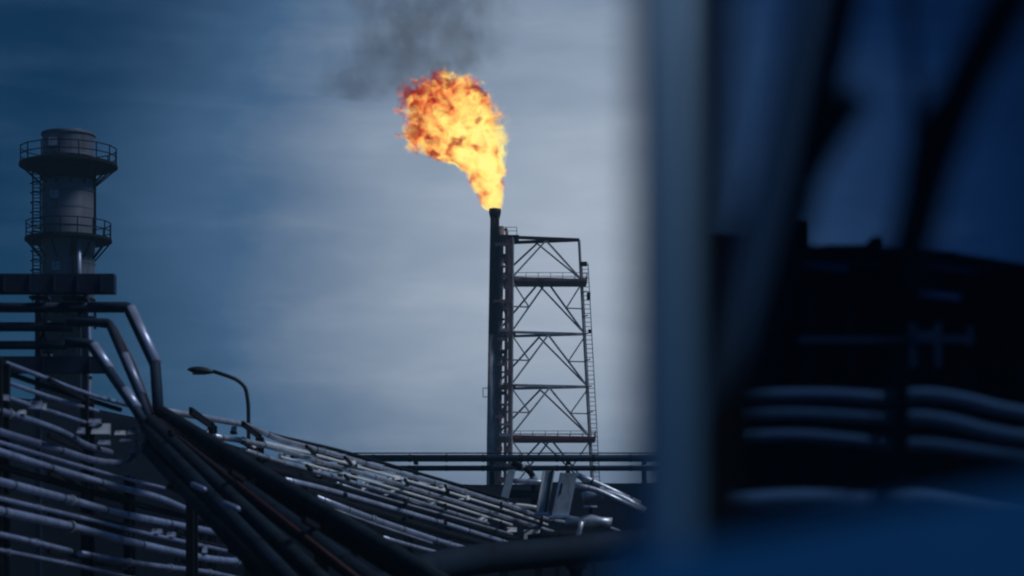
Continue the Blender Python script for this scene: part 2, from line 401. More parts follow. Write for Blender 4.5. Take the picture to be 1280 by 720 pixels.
spart('drain_pipe', tube([Q(119.6, 214, -0.3), Q(119.6, 296, -0.3)], 0.10, 8), 'dark', smooth=True)
for x, y in ((72, 183), (74, 248), (76, 337)): spart('access_plate', boxm(Q(x, y, -R0 * 0.93), (0.7, 0.3, 0.7)), 'clad2')
spart('base_ring', lathe((sx, SD), [(0.3, zq(382)), (R0 * 0.98, zq(382)), (R0 * 1.02, zq(374)), (0.3, zq(371))], 40), 'dark')
for xa, xb in ((54, 79), (87, 105)):
    a, b2 = Q(xa, 380), Q(xb, 380)
    for dy in (-1.4, 1.4):
        spart('support_leg', boxm(((a.x + b2.x) / 2, SD + dy, (zq(380) + gz) / 2 - 0.3), (b2.x - a.x, 0.9, zq(380) - gz + 0.6)), 'navy')
for y in (402, 428, 455):
    spart('support_beam', bar(Q(54, y, -1.88), Q(105, y, -1.88), 0.3, 0.45), 'navy')
for k, (x, y) in enumerate(((58, 385), (66, 397), (60, 420), (70, 436), (96, 392), (92, 410), (98, 444))):
    spart('cable_box', boxm(Q(x, y, -2.0), (0.5, 0.4, 0.7)), 'dark')

# ------------------------------------------------------------------ flame and smoke (volumes in lumpy hulls)
FL = T(618.9, 264, -2)
fl_core = [(617.5, 266, 12), (615, 258, 18), (612, 246, 21), (609, 232, 24), (605, 219, 28), (599, 209, 34), (588, 201, 46), (576, 192, 60), (570, 178, 67), (566, 160, 66), (563, 146, 63), (560, 132, 62), (558, 110, 61), (558, 92, 58)]
flame_path = [(618.9, 266.5, 8)] + [(x, y, r * 1.22 + 5) for x, y, r in fl_core[1:]] + [(558, 82, 52), (558, 75, 32), (558, 70, 4)]
def hull(name, pathpx, m, yscale, amp, fr, n=30, sub=6):
    V, Fc = [], []; pts = []
    for i in range(len(pathpx) - 1):
        for k in range(sub):
            t = k / sub; pts.append(tuple(pathpx[i][j] * (1 - t) + pathpx[i + 1][j] * t for j in range(3)))
    pts.append(pathpx[-1])
    for px, py, r in pts:
        c = T(px, py, -2)
        for j in range(n):
            a = 2 * math.pi * j / n; dv = Vector((math.cos(a), math.sin(a) * yscale, 0))
            q = c + dv * r * S
            k = 1 + amp * mathutils.noise.fractal(q * fr, 1.0, 2.0, 3)
            V.append(c + dv * r * S * k + Vector((0, 0, amp * 1.2 * mathutils.noise.noise(q * fr + Vector((9, 0, 0))))))
    for i in range(len(pts) - 1):
        for j in range(n): Fc.append((i * n + j, i * n + (j + 1) % n, (i + 1) * n + (j + 1) % n, (i + 1) * n + j))
    Fc.append(tuple(reversed(range(n)))); Fc.append(tuple(range((len(pts) - 1) * n, len(pts) * n)))
    return obj(name, V, Fc, m, None, True, origin=FL.copy())
def curve_node(nt, v, pts, lo, hi):      # piecewise curve of height; values are rescaled from lo..hi
    n = N(nt, 'ShaderNodeFloatCurve'); cv = n.mapping.curves[0]
    while len(cv.points) > 2: cv.points.remove(cv.points[1])
    pts = sorted(pts)
    cv.points[0].location = (pts[0][0], (pts[0][1] - lo) / (hi - lo)); cv.points[1].location = (pts[-1][0], (pts[-1][1] - lo) / (hi - lo))
    for a, b in pts[1:-1]: cv.points.new(a, (b - lo) / (hi - lo))
    for p in cv.points: p.handle_type = 'VECTOR'
    n.mapping.update(); L(nt, v, n.inputs['Value'])
    return mth(nt, 'ADD', mth(nt, 'MULTIPLY', n.outputs[0], hi - lo), lo)
fm = bpy.data.materials.new('gas_flame'); fm.use_nodes = True; nt = fm.node_tree; nt.nodes.clear()
t = N(nt, 'ShaderNodeTexCoord'); sp = N(nt, 'ShaderNodeSeparateXYZ'); L(nt, t.outputs['Object'], sp.inputs[0])
ZT = (264 - 70) * S
tz = mth(nt, 'DIVIDE', sp.outputs['Z'], ZT, True)
core = [(x, y, r * 1.04) for x, y, r in fl_core] + [(558, 70, 56)]
cx = curve_node(nt, tz, [(max(0, (264 - y) * S / ZT), (x - 618.9) * S) for x, y, r in core], -9, 2)
cr = curve_node(nt, tz, [(max(0, (264 - y) * S / ZT), r * S) for x, y, r in core], 0, 8)
dx = mth(nt, 'DIVIDE', mth(nt, 'SUBTRACT', sp.outputs['X'], cx), cr); dy = mth(nt, 'DIVIDE', sp.outputs['Y'], mth(nt, 'MULTIPLY', cr, 0.8))
dzh = mth(nt, 'MAXIMUM', mth(nt, 'DIVIDE', mth(nt, 'SUBTRACT', sp.outputs['Z'], (264 - 138) * S), 45 * S), 0.0)
rho = mth(nt, 'SQRT', mth(nt, 'ADD', mth(nt, 'MULTIPLY', dzh, dzh), mth(nt, 'ADD', mth(nt, 'MULTIPLY', dx, dx), mth(nt, 'MULTIPLY', dy, dy))))
warp = N(nt, 'ShaderNodeTexNoise'); warp.inputs['Scale'].default_value = 0.35; warp.inputs['Detail'].default_value = 2; L(nt, t.outputs['Object'], warp.inputs['Vector'])
wv = N(nt, 'ShaderNodeVectorMath', operation='MULTIPLY_ADD'); L(nt, warp.outputs['Color'], wv.inputs[0]); wv.inputs[1].default_value = (2.4, 2.4, 2.4); L(nt, t.outputs['Object'], wv.inputs[2])
nb = noise(nt, wv.outputs[0], 0.42, 6, 0.6)
nf = noise(nt, wv.outputs[0], 1.25, 4, 0.6)
field = mth(nt, 'ADD', mth(nt, 'SUBTRACT', 0.93, rho), mth(nt, 'ADD', mth(nt, 'MULTIPLY', mth(nt, 'SUBTRACT', nb, 0.5), 1.35), mth(nt, 'MULTIPLY', mth(nt, 'SUBTRACT', nf, 0.5), 0.45)))
dens = mrange(nt, field, 0.0, 0.30)
# temperature: hot near the tip, cooler and sootier in the rolled head, mottled by turbulence
heat = mth(nt, 'ADD', mrange(nt, tz, 0.34, 0.80, 0.86, 0.26), mth(nt, 'MULTIPLY', mth(nt, 'SUBTRACT', noise(nt, wv.outputs[0], 0.50, 4, 0.55, 0.3), 0.5), 3.6))
heat = mth(nt, 'ADD', heat, mth(nt, 'MULTIPLY', mth(nt, 'SUBTRACT', nf, 0.5), 0.7))
soot = noise(nt, mapping(nt, wv.outputs[0], (1, 1, 1), (7, 3, 5)), 0.38, 3, 0.5)
heat = mth(nt, 'SUBTRACT', heat, mth(nt, 'MULTIPLY', mrange(nt, soot, 0.55, 0.63), mrange(nt, tz, 0.25, 0.6, 0.45, 1.0)))
heat = mth(nt, 'ADD', heat, mrange(nt, dx, -0.8, 0.5, -0.34, 0.2))
ramp = N(nt, 'ShaderNodeValToRGB'); L(nt, heat, ramp.inputs[0])
els = ramp.color_ramp.elements
stops = [(0.0, (0.22, 0.010, 0.005)), (0.16, (0.50, 0.030, 0.008)), (0.30, (0.90, 0.17, 0.025)), (0.46, (1.0, 0.42, 0.11)), (0.62, (1.0, 0.62, 0.15)), (0.82, (1.0, 0.76, 0.14)), (1.0, (1.0, 0.86, 0.25))]
els[0].position, els[0].color = stops[0][0], (*stops[0][1], 1); els[1].position, els[1].color = stops[-1][0], (*stops[-1][1], 1)
for p_, c_ in stops[1:-1]:
    e = els.new(p_); e.color = (*c_, 1)
DF = 1.3
em = N(nt, 'ShaderNodeEmission'); L(nt, ramp.outputs[0], em.inputs['Color']); L(nt, mth(nt, 'MULTIPLY', dens, DF * 1.25), em.inputs['Strength'])
ab = N(nt, 'ShaderNodeVolumeAbsorption'); ab.inputs['Color'].default_value = (0, 0, 0, 1); L(nt, mth(nt, 'MULTIPLY', dens, DF), ab.inputs['Density'])
ad = N(nt, 'ShaderNodeAddShader'); L(nt, em.outputs[0], ad.inputs[0]); L(nt, ab.outputs[0], ad.inputs[1])
o_ = N(nt, 'ShaderNodeOutputMaterial'); L(nt, ad.outputs[0], o_.inputs['Volume'])
fm.cycles.volume_step_rate = 0.12
fo = hull('flame', flame_path, fm, 0.85, 0.10, 0.35)
tag(fo, 'rolling yellow and orange gas flame burning at the top of the riser', 'flame')

sm = bpy.data.materials.new('dark_smoke'); sm.use_nodes = True; nt = sm.node_tree; nt.nodes.clear()
t = N(nt, 'ShaderNodeTexCoord')
sp = N(nt, 'ShaderNodeSeparateXYZ'); L(nt, t.outputs['Object'], sp.inputs[0])
warp = N(nt, 'ShaderNodeTexNoise'); warp.inputs['Scale'].default_value = 0.12; warp.inputs['Detail'].default_value = 3; L(nt, t.outputs['Object'], warp.inputs['Vector'])
wv = N(nt, 'ShaderNodeVectorMath', operation='MULTIPLY_ADD'); L(nt, warp.outputs['Color'], wv.inputs[0]); wv.inputs[1].default_value = (6, 6, 6); L(nt, t.outputs['Object'], wv.inputs[2])
ns = noise(nt, mapping(nt, wv.outputs[0], (1, 1, 0.7)), 0.20, 6, 0.6)
sz0 = (264 - 112) * S
smoke_c = [(462, 112, 50), (470, 105, 82), (482, 94, 102), (500, 76, 116), (514, 58, 126), (522, 38, 132), (528, 15, 134), (534, -20, 126), (540, -70, 100), (545, -110, 62), (548, -130, 8)]
ZS0, ZS1 = (264 - 113) * S, (264 + 130) * S
tz = mrange(nt, sp.outputs['Z'], ZS0, ZS1, 0, 1, False)
norm = lambda y: ((264 - y) * S - ZS0) / (ZS1 - ZS0)
cx = curve_node(nt, tz, [(norm(y), (x - 618.9) * S) for x, y, r in smoke_c], -18, 0)
cr = curve_node(nt, tz, [(norm(y), r * S) for x, y, r in smoke_c], 0, 15)
dx = mth(nt, 'DIVIDE', mth(nt, 'SUBTRACT', sp.outputs['X'], cx), cr); dy = mth(nt, 'DIVIDE', sp.outputs['Y'], mth(nt, 'MULTIPLY', cr, 0.5))
rho = mth(nt, 'SQRT', mth(nt, 'ADD', mth(nt, 'MULTIPLY', dx, dx), mth(nt, 'MULTIPLY', dy, dy)))
field = mth(nt, 'ADD', mth(nt, 'SUBTRACT', 0.92, rho), mth(nt, 'MULTIPLY', mth(nt, 'SUBTRACT', ns, 0.5), 1.4))
dens = mth(nt, 'MULTIPLY', mrange(nt, field, -0.1, 0.55), mrange(nt, ns, 0.38, 0.64, 0.12, 1.0))
va = N(nt, 'ShaderNodeVolumeAbsorption'); va.inputs['Color'].default_value = (0.30, 0.26, 0.24, 1); L(nt, mth(nt, 'MULTIPLY', dens, 0.115), va.inputs['Density'])
o_ = N(nt, 'ShaderNodeOutputMaterial'); L(nt, va.outputs[0], o_.inputs['Volume'])
sm.cycles.volume_step_rate = 0.4
so = hull('smoke', [(x, y, r * 1.12) for x, y, r in smoke_c], sm, 0.55, 0.10, 0.12)
so.location.y += 8.0
tag(so, 'thin dark smoke drifting up from the flame', 'smoke'); so['kind'] = 'stuff'

# ------------------------------------------------------------------ pipes
def pipe(name, label, pts, r, m, group=None, R=1.2, flanges=(), fm='white', cat='pipe', bands=(), n=16):
    P = [Wp(p) for p in pts]; P2 = fillet(P, R)
    o = tag(obj(name, *tube(P2, r, n), m, None, True), label, cat, group)
    o.data.polygons[-1].use_smooth = False; o.data.polygons[-2].use_smooth = False
    for s in flanges:
        p, t = along(P2, s)
        obj('flange', *tube([p - t * r * 0.45, p + t * r * 0.45], r * 1.42, 16), fm, o)
    if m in ('clad', 'clad2', 'cladlight', 'lclad', 'lclad2') and r >= 0.07 and pts[0][2] > 40:
        ln = sum((P2[i + 1] - P2[i]).length for i in range(len(P2) - 1)); q = 0.8
        rb = random.Random(len(label) * 31 + int(pts[0][1]))
        while q < ln - 0.5:
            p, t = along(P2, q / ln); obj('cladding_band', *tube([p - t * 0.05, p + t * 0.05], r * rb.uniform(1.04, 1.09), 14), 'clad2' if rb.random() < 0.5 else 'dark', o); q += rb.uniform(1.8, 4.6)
    for s in bands:
        p, t = along(P2, s)
        obj('cladding_band', *tube([p - t * 0.06, p + t * 0.06], r * 1.05, 16), 'white', o)
    return o, P2
def bent(label, X, dfront, dback, ztop, levels, m='dark', group='pipe supports', wd=0.26):
    if len(levels) > 5: levels = levels[1::3]
    z0 = min(ground_z(X, dfront), ground_z(X, dback)) - 0.2
    o = thing('pipe_support', label, 'support', (X, (dfront + dback) / 2, max(0, z0)), group)
    for d in (dback - 0.9, dback): obj('column', *boxm((X, d, (z0 + ztop) / 2), (wd, wd, ztop - z0)), m, o)
    for z in levels: obj('crossbeam', *boxm((X, (dfront + dback) / 2, z), (wd * 0.5, dback - dfront - wd * 1.01, wd * 0.55)), m, o)
    return o

# pipe run that steps down towards the flare tower
def dU(x): return 74 + (x - 195) * 0.098
U = []
def up(pts, off): return [(x, y, dU(x) + off) for x, y in pts]
def add_u(label, pts, off, r, m, **k):
    o, P = pipe('pipe', label, up(pts, off), r, m, R=2.5, **k); U.append((P, r)); return o
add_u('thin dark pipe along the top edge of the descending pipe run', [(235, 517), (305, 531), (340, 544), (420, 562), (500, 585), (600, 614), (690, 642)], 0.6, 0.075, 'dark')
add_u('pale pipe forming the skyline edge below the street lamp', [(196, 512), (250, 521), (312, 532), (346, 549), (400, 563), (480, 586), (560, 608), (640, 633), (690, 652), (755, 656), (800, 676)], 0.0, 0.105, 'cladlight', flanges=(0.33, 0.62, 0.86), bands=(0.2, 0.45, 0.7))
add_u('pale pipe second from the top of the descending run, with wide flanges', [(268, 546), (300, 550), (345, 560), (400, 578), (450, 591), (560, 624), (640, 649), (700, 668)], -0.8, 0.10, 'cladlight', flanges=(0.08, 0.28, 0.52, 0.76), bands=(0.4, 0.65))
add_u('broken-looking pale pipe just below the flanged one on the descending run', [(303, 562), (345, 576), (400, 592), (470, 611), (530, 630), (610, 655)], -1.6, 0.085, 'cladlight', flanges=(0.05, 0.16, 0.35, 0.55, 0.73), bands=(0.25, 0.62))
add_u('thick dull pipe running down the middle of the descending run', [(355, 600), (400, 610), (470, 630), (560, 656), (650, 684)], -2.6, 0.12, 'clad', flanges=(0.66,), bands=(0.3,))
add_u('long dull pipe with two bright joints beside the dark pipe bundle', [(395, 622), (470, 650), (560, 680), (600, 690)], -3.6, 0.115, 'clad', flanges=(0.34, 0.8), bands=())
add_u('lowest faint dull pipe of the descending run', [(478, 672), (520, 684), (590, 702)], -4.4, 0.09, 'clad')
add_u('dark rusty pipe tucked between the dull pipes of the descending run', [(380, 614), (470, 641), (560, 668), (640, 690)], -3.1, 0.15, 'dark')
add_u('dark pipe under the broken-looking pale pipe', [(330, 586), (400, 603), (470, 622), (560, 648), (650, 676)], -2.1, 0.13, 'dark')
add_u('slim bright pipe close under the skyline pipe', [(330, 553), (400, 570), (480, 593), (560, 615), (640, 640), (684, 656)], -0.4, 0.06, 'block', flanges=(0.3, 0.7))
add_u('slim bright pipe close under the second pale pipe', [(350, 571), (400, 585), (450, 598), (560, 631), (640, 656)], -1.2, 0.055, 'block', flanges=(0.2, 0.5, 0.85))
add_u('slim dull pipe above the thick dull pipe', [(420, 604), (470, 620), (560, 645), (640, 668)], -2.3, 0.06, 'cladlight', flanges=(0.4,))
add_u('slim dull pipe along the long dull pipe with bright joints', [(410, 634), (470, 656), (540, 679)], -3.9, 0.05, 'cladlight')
U_LAB = {262: 'slim dark frame between the sloping bundle and the street lamp pole', 322: 'slim dark frame of the descending run, first past the street lamp pole',
 396: 'slim dark frame of the descending run, second past the street lamp pole', 441: 'slim dark frame of the descending run, third past the street lamp pole',
 512: 'slim dark frame of the descending run, fourth past the street lamp pole', 560: 'slim dark frame of the descending run, last before the flare tower foot',
 627: 'slim dark frame of the descending run, beside the narrow duct', 676: 'slim dark frame of the descending run, under the seamed duct'}
n = 0
for px in (262, 322, 396, 441, 512, 560, 627, 676):
    X = (px - 640) / F * dU(px); n += 1
    zs = []
    for P, r in U:
        if P[0].x <= X <= P[-1].x: q = at_x(P, X); zs.append((q.z - r - 0.14, q.y))
    if not zs: continue
    d0 = dU(px)
    bent(U_LAB[px], X, d0 - 4.9, d0 + 1.2, max(z for z, _ in zs), sorted(set(round(z, 2) for z, _ in zs)), 'dark', 'frames under the descending pipe run', 0.2)
# white blocks standing in for sky glimpses; sloped faces catch light
k = 0
for px, py, off, sx_, sz_ in ((255, 541, 0.4, 9, 8), (292, 536, 0.6, 6, 7), (318, 556, 0.2, 12, 9), (352, 572, -0.2, 9, 10), (330, 571, 0.1, 8, 7), (372, 566, 0.2, 14, 7), (397, 590, -0.5, 10, 11), (436, 578, 0.1, 17, 6), (456, 609, -1.0, 8, 14), (487, 616, -0.6, 14, 7), (492, 597, -0.2, 16, 6), (518, 637, -1.2, 20, 5), (540, 628, -0.6, 10, 8), (552, 611, 0.0, 16, 6), (580, 622, 0.0, 14, 6), (603, 650, -0.8, 12, 8), (640, 662, -1.2, 12, 6), (665, 668, -1.0, 20, 12)):
    c = W(px, py, dU(px) + off); s = dU(px) / F
    e = thing('sky_gap_block', ('wide flat' if sx_ > 1.9 * sz_ else 'tall narrow' if sz_ > 1.3 * sx_ else 'boxy') + ' pale block standing in for a sky glimpse on the descending run, ' + ('near the street lamp pole' if px < 360 else 'before the flare tower' if px < 560 else 'by the leaning ducts'), 'sky stand-in', tuple(c), 'pale blocks along the descending pipe run')
    obj('block', *wedge(c, (sx_ * s, 0.5, sz_ * s)), 'block', e)
    obj('foot', *boxm(c - Vector((0, 0, sz_ * s / 2 + 0.045)), (sx_ * s * 1.25, 0.42, 0.085)), 'dark', e)

# expansion loops near the tower's foot
DL = 118.0
def duct(label, x0, y0, x1, y1, wpx, d, dep, m, extra=()):
    a, b = W(x0, y0, d), W(x1, y1, d); sc = d / F
    e = thing('duct_riser', label, 'duct', tuple(b))
    t = (b - a); n_ = Vector((1, 0, 0)) * wpx * sc / 2
    lean = Vector((0, -0.3, 0))                      # the foot stands nearer, so the face catches the sky
    V = [a - n_, a + n_, b + n_ + lean, b - n_ + lean]; back = Vector((0, dep, 0))
    obj('front_panel', V + [v + back * 0.06 for v in V], [(0, 3, 2, 1), (4, 5, 6, 7), (0, 1, 5, 4), (1, 2, 6, 5), (2, 3, 7, 6), (3, 0, 4, 7)], m, e)
    V2 = [v * 1.0 + back * 0.07 - n_ * 0.0 for v in V]; q = n_ * 0.12
    V2 = [V2[0] + q, V2[1] - q, V2[2] - q, V2[3] + q]
    obj('duct_body', V2 + [v + back for v in V2], [(0, 3, 2, 1), (4, 5, 6, 7), (0, 1, 5, 4), (1, 2, 6, 5), (2, 3, 7, 6), (3, 0, 4, 7)], 'clad2', e)
    for s0, s1, mm, dx_ in extra:
        p = a + Vector((dx_ * sc, -0.03, 0)); q2 = b + Vector((dx_ * sc, -0.03, 0)) + lean
        obj('seam_lit_edge', *bar(p.lerp(q2, s0), p.lerp(q2, s1), 2.6 * sc, 0.08), mm, e)  # strips for the dark seam and the painted-on light edge
    obj('flange', *boxm(b + lean * 0.6 + Vector((0, 0.25, -0.06)), (wpx * sc * 1.25, dep + 0.8, 0.12)), 'clad', e)
    return e
duct('narrow leaning pale duct on the flare tower side of the wide ones', 640, 587, 630, 626, 10, DL, 0.4, 'duct')
duct('leaning pale duct with a dark seam between the narrow and the widest', 686, 588, 677, 641, 15, DL - 1.5, 0.5, 'duct', ((0.0, 1.0, 'navy', 4.5), (0.02, 0.98, 'block', -5.5)))
duct('widest leaning dull duct next to the small valve', 711, 591, 700, 645, 22, DL - 2.5, 0.6, 'duct', ((0.25, 0.5, 'navy', -6), (0.0, 1.0, 'clad2', -9)))
pipe('pipe', 'pale level pipe joining the narrow duct to the seamed duct', [(640, 601, DL + 0.6), (660, 602, DL + 0.6), (682, 603, DL + 0.6)], 0.13, 'cladlight')
pipe('pipe', 'dark level pipe low between the narrow and the seamed duct', [(636, 617, DL + 0.8), (660, 618, DL + 0.8), (680, 619, DL + 0.8)], 0.2, 'navy')
pipe('pipe', 'bright pipe low between the narrow and the seamed duct', [(626, 630, DL + 0.5), (655, 632, DL + 0.5), (678, 636, DL + 0.5)], 0.1, 'block')
pipe('pipe', 'pale sloping pipe passing under the flange of the widest duct', [(716, 606, DL + 1), (745, 612, DL + 1), (800, 638, DL + 1)], 0.14, 'cladlight')
pipe('pipe', 'pale pipe leaving the leaning ducts towards the blurred post', [(722, 594, DL + 4), (745, 604, DL + 4), (800, 630, DL + 4)], 0.16, 'cladlight')
pipe('pipe', 'pale short pipe above the round flange', [(728, 622, DL + 3), (752, 616, DL + 3), (775, 622, DL + 3), (805, 640, DL + 3)], 0.26, 'cladlight', flanges=(0.3,))
pipe('pipe', 'thin dark pipe crossing above the narrow duct', [(640, 578, DL + 5), (662, 588, DL + 5), (668, 600, DL + 5), (668, 640, DL + 5)], 0.16, 'dark', flanges=(0.2, 0.45))
v = thing('valve', 'small pale valve with stem beside the widest duct', 'valve', tuple(W(738, 652, DL - 3)))
c = W(738, 652, DL - 3); s = DL / F
obj('body', *tube([c - Vector((1.2, 0, 0)), c - Vector((0.5, 0, 0)), c, c + Vector((0.5, 0, 0)), c + Vector((1.0, 0, -0.1))], [0.3, 0.22, 0.36, 0.22, 0.3], 14), 'cladlight', v, True)
obj('stem', *tube([c + Vector((0, 0, 0.2)), c + Vector((0, 0, 0.75))], 0.07, 8), 'dark', v)
obj('handwheel', *tube([c + Vector((0, 0, 0.68)), c + Vector((0, 0, 0.76))], 0.33, 16), 'clad', v)
pipe('pipe', 'short leaning pale pipe stub under the small valve', [(727, 652, DL - 3.6), (722, 672, DL - 3.6), (719, 700, DL - 3.6)], 0.13, 'cladlight')
pipe('pipe', 'dark rusty pipe behind the short stub', [(660, 676, DL - 1.2), (720, 668, DL - 1.2), (800, 700, DL - 1.2)], 0.3, 'dark')
for px, d in ((632, DL + 1), (672, DL - 1), (698, DL - 1), (745, DL), (790, DL + 2)):
    X = (px - 640) / F * d
    bent({632: 'short dark frame under the narrow leaning duct', 672: 'short dark frame under the seamed duct', 698: 'short dark frame under the widest duct', 745: 'short dark frame under the small pale valve', 790: 'short dark frame half behind the blurred steel post'}[px], X, d - 3.2, d + 3.6, W(px, 668, d).z, [W(px, 668, d).z - 0.12, W(px, 690, d).z], 'dark', 'frames under the leaning ducts', 0.2)

# wide dark pipe in front, low
pipe('pipe', 'wide dark pipe curving across in front of the descending run', [(430, 760, 52), (520, 712, 54), (600, 698, 56), (700, 690, 58), (800, 678, 60), (900, 668, 62)], 0.36, 'navy', R=6, flanges=())
for px, d in ((560, 55.2), (720, 58.4), (850, 61)):
    X = (px - 640) / F * d; y = interp(px, [(520, 712), (600, 698), (700, 690), (800, 678), (900, 668)])
    e = thing('pipe_support', 'stout dark post under the wide dark pipe', 'support', (X, d, 0), 'posts under the wide dark pipe')
    zt = W(px, y, d).z - 0.36
    obj('column', *boxm((X, d, zt / 2 - 0.05), (0.3, 0.3, zt)), 'dark', e); obj('cradle', *boxm((X, d, zt - 0.04), (0.5, 0.7, 0.12)), 'dark', e)

# bundle of dark pipes sweeping down from the pipe bridge towards the viewer
risers = [
 ('dull pipe bending down from the bridge in a straight mitred slope, outermost', [(110, 384, 74), (160, 384, 74), (194, 456, 73), (198, 516, 72)], 0.17, 'bluesteel'),
 ('dull red pipe bending down beside the outermost bridge pipe', [(108, 404, 73.4), (142, 408, 73.4), (166, 455, 73), (190, 518, 71.8)], 0.08, 'red'),
 ('dark pipe bending down from mid height of the bridge', [(84, 403, 73), (136, 403, 73), (176, 496, 72), (186, 524, 71.5)], 0.13, 'bluesteel'),
 ('dark pipe with two bright sleeves bending down lowest from the bridge', [(82, 428, 72.4), (113, 430, 72.4), (170, 512, 71), (182, 532, 71)], 0.15, 'bluesteel'),
]
for i, (lab, pts, r, m) in enumerate(risers):
    o, P = pipe('pipe', lab, pts, r, m, R=0.10, n=18)
    p0, p1 = Wp(pts[1]), Wp(pts[2])
    for s0, s1, mm in {0: ((0.04, 0.98, 'clad'),), 2: ((0.45, 0.98, 'clad2'),), 3: ((0.04, 0.4, 'clad'), (0.72, 0.99, 'clad'))}.get(i, ()):
        up_ = Vector((0.04, 0, 0.03))  # pale tubes shifted up and sideways paint the highlight on the slope
        obj('painted_highlight', *tube([p0.lerp(p1, s0) + up_, p0.lerp(p1, s1) + up_], r * 1.02, 18), mm, o, True)
bundle = [
 ('dark green coated pipe, uppermost of the sloping bundle', [(198, 512, 72.5), (640, 782, 40)], 0.181, 'green'),
 ('wide dark pipe on the upper flank of the sloping bundle', [(204, 526, 74.5), (606, 772, 43)], 0.275, 'green'),
 ('dark pipe running beside the wide green one in the sloping bundle', [(198, 532, 73), (525, 774, 42)], 0.224, 'navy'),
 ('dull red pipe inside the sloping dark bundle', [(192, 522, 71.6), (470, 742, 43)], 0.065, 'red'),
 ('dark pipe just below the red one in the sloping bundle', [(186, 524, 71.5), (430, 752, 43)], 0.172, 'green'),
 ('dark brownish pipe deep inside the sloping bundle', [(190, 548, 73), (420, 756, 45)], 0.224, 'dark'),
 ('dark navy pipe low in the sloping bundle', [(182, 534, 71), (390, 754, 43)], 0.172, 'navy'),
 ('thick dark pipe along the lower flank of the sloping bundle', [(184, 560, 73), (365, 754, 47)], 0.206, 'green'),
]
BP = []
BP = []
for i, (lab, pts, r, m) in enumerate(bundle):
    o, P = pipe('pipe', lab, pts, r, m, n=18); BP.append((P, r))
    for q in (0.3, 0.55, 0.78):
        p, t = along(P, q + 0.02 * (i % 3)); obj('joint_band', *tube([p - t * 0.09, p + t * 0.09], r * 1.04, 18), 'dark', o)
for px, d in ((225, 67.5), (300, 58), (390, 50)):
    X = (px - 640) / F * d; zs = []
    for P, r in BP:
        ix = [i for i in range(len(P) - 1) if P[i].x <= X <= P[i + 1].x]
        if ix: q = at_x(P[ix[-1]:ix[-1] + 2], X); zs.append((q.z - r - 0.12))
    if zs: bent({225: 'dark trestle under the sloping bundle, next to the pipe bridge', 300: 'dark trestle under the middle of the sloping bundle', 390: 'dark trestle under the lowest stretch of the sloping bundle'}[px], X, d - 2.2, d + 3.0, max(zs) - 0.02, [max(zs) - 0.15, min(zs)], 'dark', 'trestles under the sloping bundle', 0.22)
# short pale tubes that paint light glints on the bundle
for px, py, d in ((289, 633, 51.8), (248, 609, 55.8)):
    c = W(px, py, d); t = Vector((0.55, -1.0, -0.25)).normalized()
    tag(obj('glint_tube', *tube([c - t * 0.42, c - t * 0.36, c + t * 0.36, c + t * 0.42], [0.055, 0.07, 0.07, 0.055], 14), 'lclad2', None, True), 'short pale tube painting a light glint on the dark pipe bundle', 'sleeve', 'painted glints on the dark bundle')

# lower left pipe rack
def dL(x): return 60 + x * 0.072
LP = []
def add_l(label, pts, off, r, m, **k):
    o, P = pipe('pipe', label, [(x, y, dL(x) + off) for x, y in pts], r, m, R=1.6, **k); LP.append((P, r)); return o
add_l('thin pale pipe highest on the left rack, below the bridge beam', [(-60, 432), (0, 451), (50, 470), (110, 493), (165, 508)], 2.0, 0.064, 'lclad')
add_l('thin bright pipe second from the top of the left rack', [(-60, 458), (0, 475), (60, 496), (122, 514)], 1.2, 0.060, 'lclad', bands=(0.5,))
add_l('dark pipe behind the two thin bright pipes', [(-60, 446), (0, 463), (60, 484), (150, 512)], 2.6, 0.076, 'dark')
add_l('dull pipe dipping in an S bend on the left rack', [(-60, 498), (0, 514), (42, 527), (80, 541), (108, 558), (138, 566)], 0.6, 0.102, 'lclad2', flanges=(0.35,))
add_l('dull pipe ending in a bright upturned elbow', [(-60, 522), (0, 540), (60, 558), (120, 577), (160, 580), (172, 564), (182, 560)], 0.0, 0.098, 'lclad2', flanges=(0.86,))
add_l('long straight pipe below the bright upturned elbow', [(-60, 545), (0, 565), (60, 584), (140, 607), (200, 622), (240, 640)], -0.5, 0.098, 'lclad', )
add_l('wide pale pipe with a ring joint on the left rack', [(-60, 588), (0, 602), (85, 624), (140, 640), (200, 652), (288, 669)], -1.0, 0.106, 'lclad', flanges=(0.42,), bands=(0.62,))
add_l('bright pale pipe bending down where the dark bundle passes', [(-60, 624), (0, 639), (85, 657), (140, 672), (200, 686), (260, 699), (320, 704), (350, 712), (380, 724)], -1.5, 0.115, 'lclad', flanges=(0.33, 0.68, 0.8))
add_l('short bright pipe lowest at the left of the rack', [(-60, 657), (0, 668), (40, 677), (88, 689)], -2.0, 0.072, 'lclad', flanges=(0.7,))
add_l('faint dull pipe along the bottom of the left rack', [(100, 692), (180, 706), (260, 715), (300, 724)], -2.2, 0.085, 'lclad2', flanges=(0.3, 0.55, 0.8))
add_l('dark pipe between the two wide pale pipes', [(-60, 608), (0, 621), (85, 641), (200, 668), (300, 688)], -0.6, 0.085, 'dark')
add_l('dark pipe under the S bend pipe', [(-60, 562), (0, 583), (85, 607), (200, 638), (270, 654)], 0.3, 0.093, 'dark')
